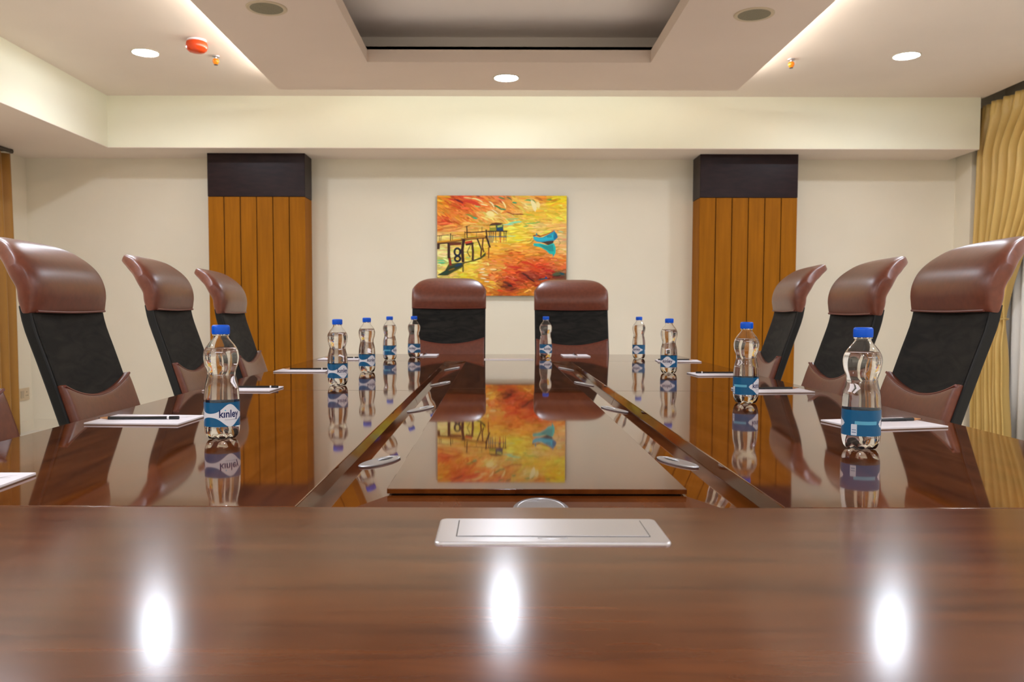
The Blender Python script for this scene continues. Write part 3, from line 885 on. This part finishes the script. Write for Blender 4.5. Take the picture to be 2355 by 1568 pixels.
def make_chair(label, loc, rz):
    t_ = thing('office_chair', label, 'chair', loc, rz, 'high backed office chairs around the table')
    # headrest
    v, f = pillow(SPINE_TOP, lambda t: 0.222 - 0.012 * max(0, t - 0.5), lambda t: interp([(0, 0.024), (0.25, 0.031), (0.5, 0.034), (0.75, 0.027), (1.0, 0.017)], t),
                  lambda v_: 0.0, lambda v_: 1.0 - 0.42 * max(0, (abs(v_) - 0.30) / 0.70) ** 2.6, 36, 56, 5, 4.5)
    b = MB(); b.add(v, f)
    hd = b.build('headrest', M['leather'], t_, smooth=True, auto=170)
    b = MB()
    b.tube([(-0.205 + 0.410 * i / 16, -0.20 - 0.088 + 0.019, 1.004 - 0.003 * math.sin(PI * i / 16)) for i in range(17)], 0.0032, 8)
    b.build('piping', M['piping'], hd, smooth=True)
    # mesh panel
    v, f = pillow(SPINE_LOW, lambda t: 0.213, lambda t: 0.012, lambda v_: 0.03, lambda v_: 1.0, 24, 24, 10, 10, hollow=0.012)
    b = MB(); b.add(v, f)
    b.build('mesh_back', M['mesh'], t_, smooth=True, auto=60)
    # frame: two side rails and a cross bar
    b = MB()
    for sx in (-1, 1):
        n_ = 16; vv = []; ff = []
        for i in range(n_ + 1):
            s_, z = spl(SPINE_LOW, i / n_)
            for (dx, ds) in ((0.200, -0.008), (0.219, -0.008), (0.219, 0.018), (0.200, 0.018)):
                vv.append((sx * dx, -0.20 - (s_ + ds), z))
        for i in range(n_):
            for k_ in range(4):
                k2 = (k_ + 1) % 4
                ff.append((i * 4 + k_, i * 4 + k2, i * 4 + 4 + k2, i * 4 + 4 + k_))
        ff += [(3, 2, 1, 0), (n_ * 4, n_ * 4 + 1, n_ * 4 + 2, n_ * 4 + 3)]
        b.add(vv, ff)
    b.box(-0.2, 0.2, -0.18, -0.15, 0.47, 0.53)
    b.build('back_frame', M['black'], t_, bevel=0.004)
    # lumbar pad with a hollow top edge
    def ltop(v_):
        z = 0.792 + 0.040 * abs(v_) ** 2.0
        return (z - 0.46) / (1.005 - 0.46) * 1.0
    def tz(z):     # parameter of the spine at height z
        lo, hi = 0.0, 1.0
        for _ in range(30):
            m_ = (lo + hi) / 2
            if spl(SPINE_LOW, m_)[1] < z: lo = m_
            else: hi = m_
        return lo
    tops = [tz(0.790 + 0.040 * (k_ / 40) ** 2.0) for k_ in range(41)]
    def ltop(v_):
        a_ = min(abs(v_), 1) * 40; i_ = min(int(a_), 39)
        return tops[i_] + (tops[i_ + 1] - tops[i_]) * (a_ - i_)
    v, f = pillow([(s_ - 0.013, z) for s_, z in SPINE_LOW], lambda t: 0.213, lambda t: 0.017, lambda v_: 0.05, ltop, 26, 34, 7, 9, hollow=0.010)
    b = MB(); b.add(v, f)
    lu = b.build('lumbar_pad', M['leather'], t_, smooth=True, auto=170)
    b = MB()
    pts = []
    for i in range(25):
        v_ = -1 + 2 * i / 24
        s_, z = spl(SPINE_LOW, ltop(v_))
        pts.append((v_ * 0.213, -0.20 - (s_ - 0.026 + 0.010 * (1 - v_ * v_)), z - 0.002))
    b.tube(pts, 0.0035, 8)
    b.build('piping', M['piping'], lu, smooth=True)
    # seat
    b = MB(); b.box(-0.235, 0.235, -0.17, 0.27, 0.405, 0.485)
    b.build('seat', M['leather'], t_, bevel=0.032, seg=4, smooth=True)
    b = MB(); b.box(-0.19, 0.19, -0.15, 0.2, 0.385, 0.406)
    b.build('seat_pan', M['black'], t_, bevel=0.006)
    # arms: a loop of black plastic with a soft pad
    for sx in (-1, 1):
        b = MB()
        x = sx * 0.248
        b.tube([(sx * 0.17, 0.02, 0.398), (sx * 0.24, 0.02, 0.405), (x, 0.02, 0.44), (x, 0.015, 0.60), (x, 0.005, 0.645)], 0.016, 10)
        ar = b.build('armrest', M['black'], t_, smooth=True)
        b = MB(); b.box(x - 0.026, x + 0.026, -0.17, 0.10, 0.642, 0.668)
        b.build('arm_pad', M['black'], ar, bevel=0.011, seg=3, smooth=True)
    # column and star base
    b = MB(); b.lathe([(0, 0.07), (0.030, 0.07), (0.030, 0.24), (0.016, 0.245), (0.016, 0.387), (0, 0.387)], 20)
    b.build('gas_column', M['black'], t_, smooth=True)
    for i in range(5):
        a = 2 * PI * i / 5 + PI / 2
        ca, sa = math.cos(a), math.sin(a)
        b = MB(); b.tube([(0.02 * ca, 0.02 * sa, 0.105), (0.14 * ca, 0.14 * sa, 0.095), (0.245 * ca, 0.245 * sa, 0.075)], [0.026, 0.022, 0.015], 10, sy=0.8)
        lg = b.build('base_arm', M['black'], t_, smooth=True)
        b = MB()
        px, py = 0.245 * ca, 0.245 * sa
        b.tube([(px - 0.02 * sa, py + 0.02 * ca, 0.029), (px + 0.02 * sa, py - 0.02 * ca, 0.029)], 0.0285, 16)
        b.tube([(px, py, 0.05), (px, py, 0.08)], 0.008, 8)
        b.build('caster', M['black'], lg, smooth=True)
    return t_
c0 = make_chair('brown and black office chair nearest on the left, mostly cut by the frame edge', (-0.842, 1.60, 0), R(-85))
def chair(x, y, z, rz, lb): return dup(c0, (x, y, z), R(rz), lb)
chair(-0.828, 2.18, -0.007, -85, 'large brown and black office chair behind the pad left of the nearest left bottle')
chair(-0.848, 2.915, 0, -85, 'brown and black office chair before bare wall, left of the left pillar')
chair(-0.848, 3.57, -0.012, -85, 'small looking brown and black office chair overlapping the left oak pillar')
chair(0.888, 2.175, 0, 85, 'large brown and black office chair in front of the gold curtain')
chair(0.888, 2.76, -0.010, 85, 'brown and black office chair directly behind the nearest bottle on the right')
chair(0.893, 3.405, 0, 82.5, 'brown and black office chair overlapping the right edge of the right oak pillar')
chair(-0.288, 4.68, 0.014, 180, 'office chair at the far table end, under the left side of the painting')
chair(0.444, 4.69, 0.006, 180, 'office chair at the far table end, under the right side of the painting')

# ------------------------------------------------------------------ water bottles
PROF = [(0.0180, 0.0012), (0.0250, 0.0010), (0.0293, 0.0050), (0.0318, 0.0105), (0.0330, 0.0165), (0.0335, 0.024), (0.0335, 0.050), (0.0335, 0.0735), (0.0331, 0.083), (0.0319, 0.0986), (0.0302, 0.1075),
        (0.0284, 0.1150), (0.0270, 0.1215), (0.0266, 0.1265), (0.0272, 0.1315), (0.0290, 0.1375), (0.0314, 0.1450), (0.0328, 0.1520), (0.0335, 0.1590), (0.0332, 0.1655), (0.0318, 0.1715), (0.0295, 0.1765),
        (0.0262, 0.1820), (0.0220, 0.1875), (0.0180, 0.1925), (0.0152, 0.1965), (0.0142, 0.2000), (0.0142, 0.2060)]
def dense(prof, k_=3):
    out = []
    n_ = (len(prof) - 1) * k_
    for i in range(n_ + 1):
        out.append(tuple(spl(prof, i / n_)))
    return out
DP = dense(PROF)
def feet(r, z, a):
    if z < 0.024:
        k_ = 1 - z / 0.024
        w_ = 0.5 + 0.5 * math.cos(5 * a)
        return r * (1 - 0.13 * k_ * (1 - w_)), z + 0.0055 * k_ * (1 - w_) * (1 if r > 0.01 else 0)
    return r, z
def make_bottle(label, loc, rz):
    t_ = thing('water_bottle', label, 'bottle', loc, rz, 'water bottles standing on the conference table')
    SEG = 60
    # PET shell: outer skin, over the rim, inner skin
    outer = [(0, 0.007), (0.009, 0.0065)] + DP
    inner = [(max(r - 0.0006, 0), z) for (r, z) in DP][::-1] + [(0.009, 0.0071), (0, 0.0076)]
    inner = [(r, z + (0.0006 if z < 0.012 else 0)) for (r, z) in inner]
    b = MB(); b.lathe(outer + inner, SEG, mod=feet)
    sh = b.build('plastic_shell', M['pet'], t_, smooth=True, auto=70)
    # water, its skin a hair inside the wall
    LV = 0.1775
    wp = [(r - 0.0003, z + (0.0003 if z < 0.012 else 0)) for (r, z) in DP if z < LV]
    rl = 0.0290
    wp.append((rl - 0.0006, LV))
    b = MB(); b.lathe([(0, 0.0073), (0.009, 0.0068)] + wp + [(rl * 0.6, LV - 0.0002), (0, LV - 0.0003)], SEG, mod=feet)
    b.build('water', M['water'], t_, smooth=True, auto=70)
    # cap
    b = MB()
    def ribs(r, z, a):
        return (r + 0.00022 * math.cos(60 * a) if 0.2055 < z < 0.2180 and r > 0.015 else r), z
    b.lathe([(0.0146, 0.2040), (0.0164, 0.2040), (0.0168, 0.2060), (0.0168, 0.2175), (0.0160, 0.2205), (0.0140, 0.2217), (0, 0.2218)], 120, mod=ribs)
    b.build('cap', M['cap'], t_, smooth=True, auto=50)
    b = MB(); b.lathe([(0.0142, 0.2010), (0.0160, 0.2012), (0.0160, 0.2034), (0.0142, 0.2036)], 40)
    b.build('neck_ring', M['pet'], sh, smooth=True, auto=40)
    # label band
    Z0, Z1, RL = 0.0262, 0.0728, 0.03372
    nt, nz = 240, 30
    vs_, fs = [], []
    wave, code, bars, pale = [], [], [], []
    zc = 0.0490
    for i in range(nt):
        th = 360 * i / nt                    # degrees; 0 faces the front (-Y), growing to the right
        a = R(th - 90)
        d1 = ((th - 44 + 180) % 360) - 180
        d2 = ((th + 90 + 180) % 360) - 180
        lobe = max(math.exp(-(d1 / 31.0) ** 2 * 1.0), math.exp(-(d2 / 31.0) ** 2))
        mid = ((th - 160 + 180) % 360) - 180
        hw = 0.0034 + 0.0185 * lobe
        if abs(mid) < 62: hw = -0.004 + 0.0074 * max(0, (abs(mid) - 50) / 12)
        for j in range(nz + 1):
            z = Z0 + (Z1 - Z0) * j / nz
            vs_.append((RL * math.cos(a), RL * math.sin(a), z))
            wave.append(hw - abs(z - zc + 0.001))
            dm = mid
            code.append(min(9.0 - abs(dm + 22), (0.0100 - abs(z - 0.0375)) * 1000))
            bars.append(min(7.0 - abs(dm + 22), (0.0050 - abs(z - 0.0345)) * 1000, math.cos(PI * (z - 0.0345) / 0.0012) - 0.3))
            pale.append(min(34 - abs(dm - 14), (0.0032 - abs(z - 0.0500)) * 1000))
    for i in range(nt):
        for j in range(nz):
            i2 = (i + 1) % nt
            fs.append((i * (nz + 1) + j, i2 * (nz + 1) + j, i2 * (nz + 1) + j + 1, i * (nz + 1) + j + 1))
    lab = link('label', vs_, fs, M['label'], t_, smooth=True)
    for nm, data in (('wave', wave), ('code', code), ('bars', bars), ('pale', pale)):
        at = lab.data.attributes.new(nm, 'FLOAT', 'POINT')
        at.data.foreach_set('value', data)
    # lettering wrapped around the band
    cu = bpy.data.curves.new('lettering', 'FONT')
    cu.body = 'k\u0131nley'
    cu.size = 0.0175
    cu.offset = 0.00035
    cu.space_character = 1.0
    tmp = bpy.data.objects.new('lettering', cu); C.objects.link(tmp)
    bpy.context.view_layer.update()
    me = tmp.evaluated_get(bpy.context.evaluated_depsgraph_get()).to_mesh()
    src_v = [tuple(v_.co) for v_ in me.vertices]
    src_f = [tuple(p_.vertices) for p_ in me.polygons]
    bpy.data.objects.remove(tmp)
    x1 = max(v_[0] for v_ in src_v); x0 = min(v_[0] for v_ in src_v)
    wd = 0.0410                               # arc length of the word
    bm = bmesh.new()
    mm = bpy.data.meshes.new('lettering'); mm.from_pydata(src_v, [], src_f); bm.from_mesh(mm)
    k_ = wd / (x1 - x0)
    # slice by vertical cuts so that it bends with the band
    for i in range(1, 40):
        xc = x0 + (x1 - x0) * i / 40
        bmesh.ops.bisect_plane(bm, geom=list(bm.verts) + list(bm.edges) + list(bm.faces), plane_co=(xc, 0, 0), plane_no=(1, 0, 0))
    bm.verts.index_update()
    sv = [tuple(v_.co) for v_ in bm.verts]
    sf = [tuple(q.index for q in fc.verts) for fc in bm.faces]
    bm.free(); bpy.data.meshes.remove(mm)
    RT = RL + 0.00012
    def wrap(pts, faces, cth, mi):
        vv = []
        for (x, y) in pts:
            a = R(cth - 90) + x / RT
            vv.append((RT * math.cos(a), RT * math.sin(a), zc - 0.0045 + y))
        b.add(vv, faces, mi)
    for cth in (44, -90):
        b = MB()
        wrap([((x - (x0 + x1) / 2) * k_, y * k_ * 1.15) for (x, y, z) in sv], sf, cth, 0)
        dx = -0.0410 / 2 + 0.0115
        wrap([(dx + 0.0012 * math.cos(2 * PI * i / 14), 0.0136 + 0.0013 * math.sin(2 * PI * i / 14)) for i in range(14)], [tuple(range(14))], cth, 1)
        for i in range(10):   # the small line under the word
            x = -0.010 + i * 0.0028
            wrap([(x, -0.0052), (x + 0.0021, -0.0052), (x + 0.0021, -0.0046), (x, -0.0046)], [(0, 1, 2, 3)], cth, 0)
        b.build('lettering', [M['letters'], M['dot']], lab, fix=False)
    return t_
b0 = make_bottle('water bottle with blue cap nearest on the left, its label showing the whole wave', (-0.538, 1.622, ZT0), R(0))
for (x, y, rz, lb) in (
        (-0.534, 2.776, 0, 'second nearest water bottle in the left row, lettering on its label'),
        (-0.530, 3.375, 2, 'third water bottle from the near end in the left row'),
        (-0.546, 4.215, 165, 'farthest bottle of the left row, plain blue label panel facing the camera'),
        (-0.446, 4.455, 75, 'water bottle before the left edge of the left chair at the far end'),
        (0.261, 4.43, -28, 'water bottle before the left edge of the right chair at the far end'),
        (0.749, 4.375, -75, 'small looking water bottle against the bare wall right of the far chairs'),
        (0.694, 3.345, -65, 'water bottle with lettering facing the camera, left of the right oak pillar'),
        (0.678, 2.257, 140, 'water bottle standing in front of the right oak pillar'),
        (0.668, 1.520, 178, 'large looking water bottle nearest on the right, barcode on its blue label')):
    dup(b0, (x, y, ZT0), R(rz), lb)

# ------------------------------------------------------------------ note pads and pencils
def make_pad(label, loc, rz):
    t_ = thing('note_pad', label, 'note pad', loc, rz, 'white note pads laid out on the table')
    b = MB(); b.box(-0.105, 0.105, -0.074, 0.074, 0.0, 0.0012)
    b.build('backing_card', M['card'], t_)
    b = MB(); b.box(-0.105, 0.105, -0.0738, 0.0738, 0.0012, 0.0045)
    pp = b.build('paper', M['paper'], t_, bevel=0.0003, seg=1)
    b = MB()
    z = 0.00458
    # a small printed emblem and a line of fine print at one corner
    b.tube([(0.062, 0.032, z), (0.070, 0.035, z), (0.077, 0.033, z), (0.088, 0.036, z)], [0.0007, 0.0013, 0.0008, 0.0005], 6, sy=0.1)
    b.tube([(0.074, 0.036, z), (0.080, 0.047, z), (0.090, 0.050, z)], [0.0008, 0.0006, 0.0003], 6, sy=0.1)
    for i in range(9):
        b.box(0.030 + 0.0045 * i, 0.0335 + 0.0045 * i, 0.010 + 0.0, 0.0118, z - 0.0001, z)
    b.build('print', M['print'], pp)
    return t_
def make_pencil(label, loc, rz):
    t_ = thing('pencil', label, 'pencil', loc, rz, 'black pencils laid on the note pads')
    r = 0.0036; L = 0.178
    b = MB(); b.tube([(-0.070, 0, r), (0.060, 0, r)], r, 6)
    b.build('barrel', M['pencil'], t_, smooth=True, auto=30)
    b = MB(); b.tube([(0.0600, 0, r), (0.0645, 0, r)], r * 1.03, 12)
    b.build('white_band', M['white_band'], t_, smooth=True, auto=40)
    b = MB(); b.tube([(0.0645, 0, r), (0.0855, 0, r), (0.0865, 0, r)], [r * 1.01, r * 1.01, r * 0.8], 12)
    b.build('end_cap', M['pencil'], t_, smooth=True, auto=40)
    b = MB(); b.tube([(-0.070, 0, r), (-0.088, 0, r)], [r * 0.97, r * 0.28], 12)
    tp = b.build('sharpened_tip', M['pine'], t_, smooth=True, auto=40)
    b = MB(); b.tube([(-0.088, 0, r), (-0.0925, 0, r)], [r * 0.28, r * 0.05], 10)
    b.build('lead', M['pencil'], tp, smooth=True)
    return t_
PADS = [  # x, y, pad angle, pencil dx, dy, pencil angle, where it is
    (-0.800, 1.175, 1, -0.02, 0.025, 5, 'nearest on the left, cut by the frame edge'),
    (-0.792, 1.872, -3, -0.010, -0.012, 3, 'left of the nearest left bottle'),
    (-0.800, 2.615, -2, 0.020, 0.010, 0, 'half hidden behind the nearest left bottle'),
    (-0.800, 3.42, 0, 0.010, 0.02, 2, 'in front of the left oak pillar'),
    (-0.800, 4.24, 0, 0.000, 0.03, 0, 'behind the second bottle of the left row'),
    (0.856, 1.835, 12, 0.015, 0.020, 190, 'behind the nearest bottle on the right'),
    (0.868, 2.61, 5, 0.000, 0.010, 186, 'behind the bottle in front of the right oak pillar'),
    (0.875, 3.27, 4, 0.000, 0.015, 182, 'left of the bottle in front of the right pillar'),
    (0.905, 4.14, -5, -0.010, 0.015, 180, 'in the far right corner of the table'),
    (-0.405, 4.62, 90, 0.0, 0.0, 88, 'in front of the left chair at the far end'),
    (0.437, 4.62, 90, 0.0, 0.0, 92, 'in front of the right chair at the far end'),
]
p0 = q0 = None
for (x, y, rz, dx, dy, pr, where) in PADS:
    lp = 'white note pad ' + where
    lq = 'pencil on the pad ' + where
    if p0 is None:
        p0 = make_pad(lp, (x, y, ZT0 + 0.0003), R(rz))
        q0 = make_pencil(lq, (x + dx, y + dy, ZT0 + 0.0050), R(pr))
    else:
        dup(p0, (x, y, ZT0 + 0.0003), R(rz), lp)
        dup(q0, (x + dx, y + dy, ZT0 + 0.0050), R(pr), lq)
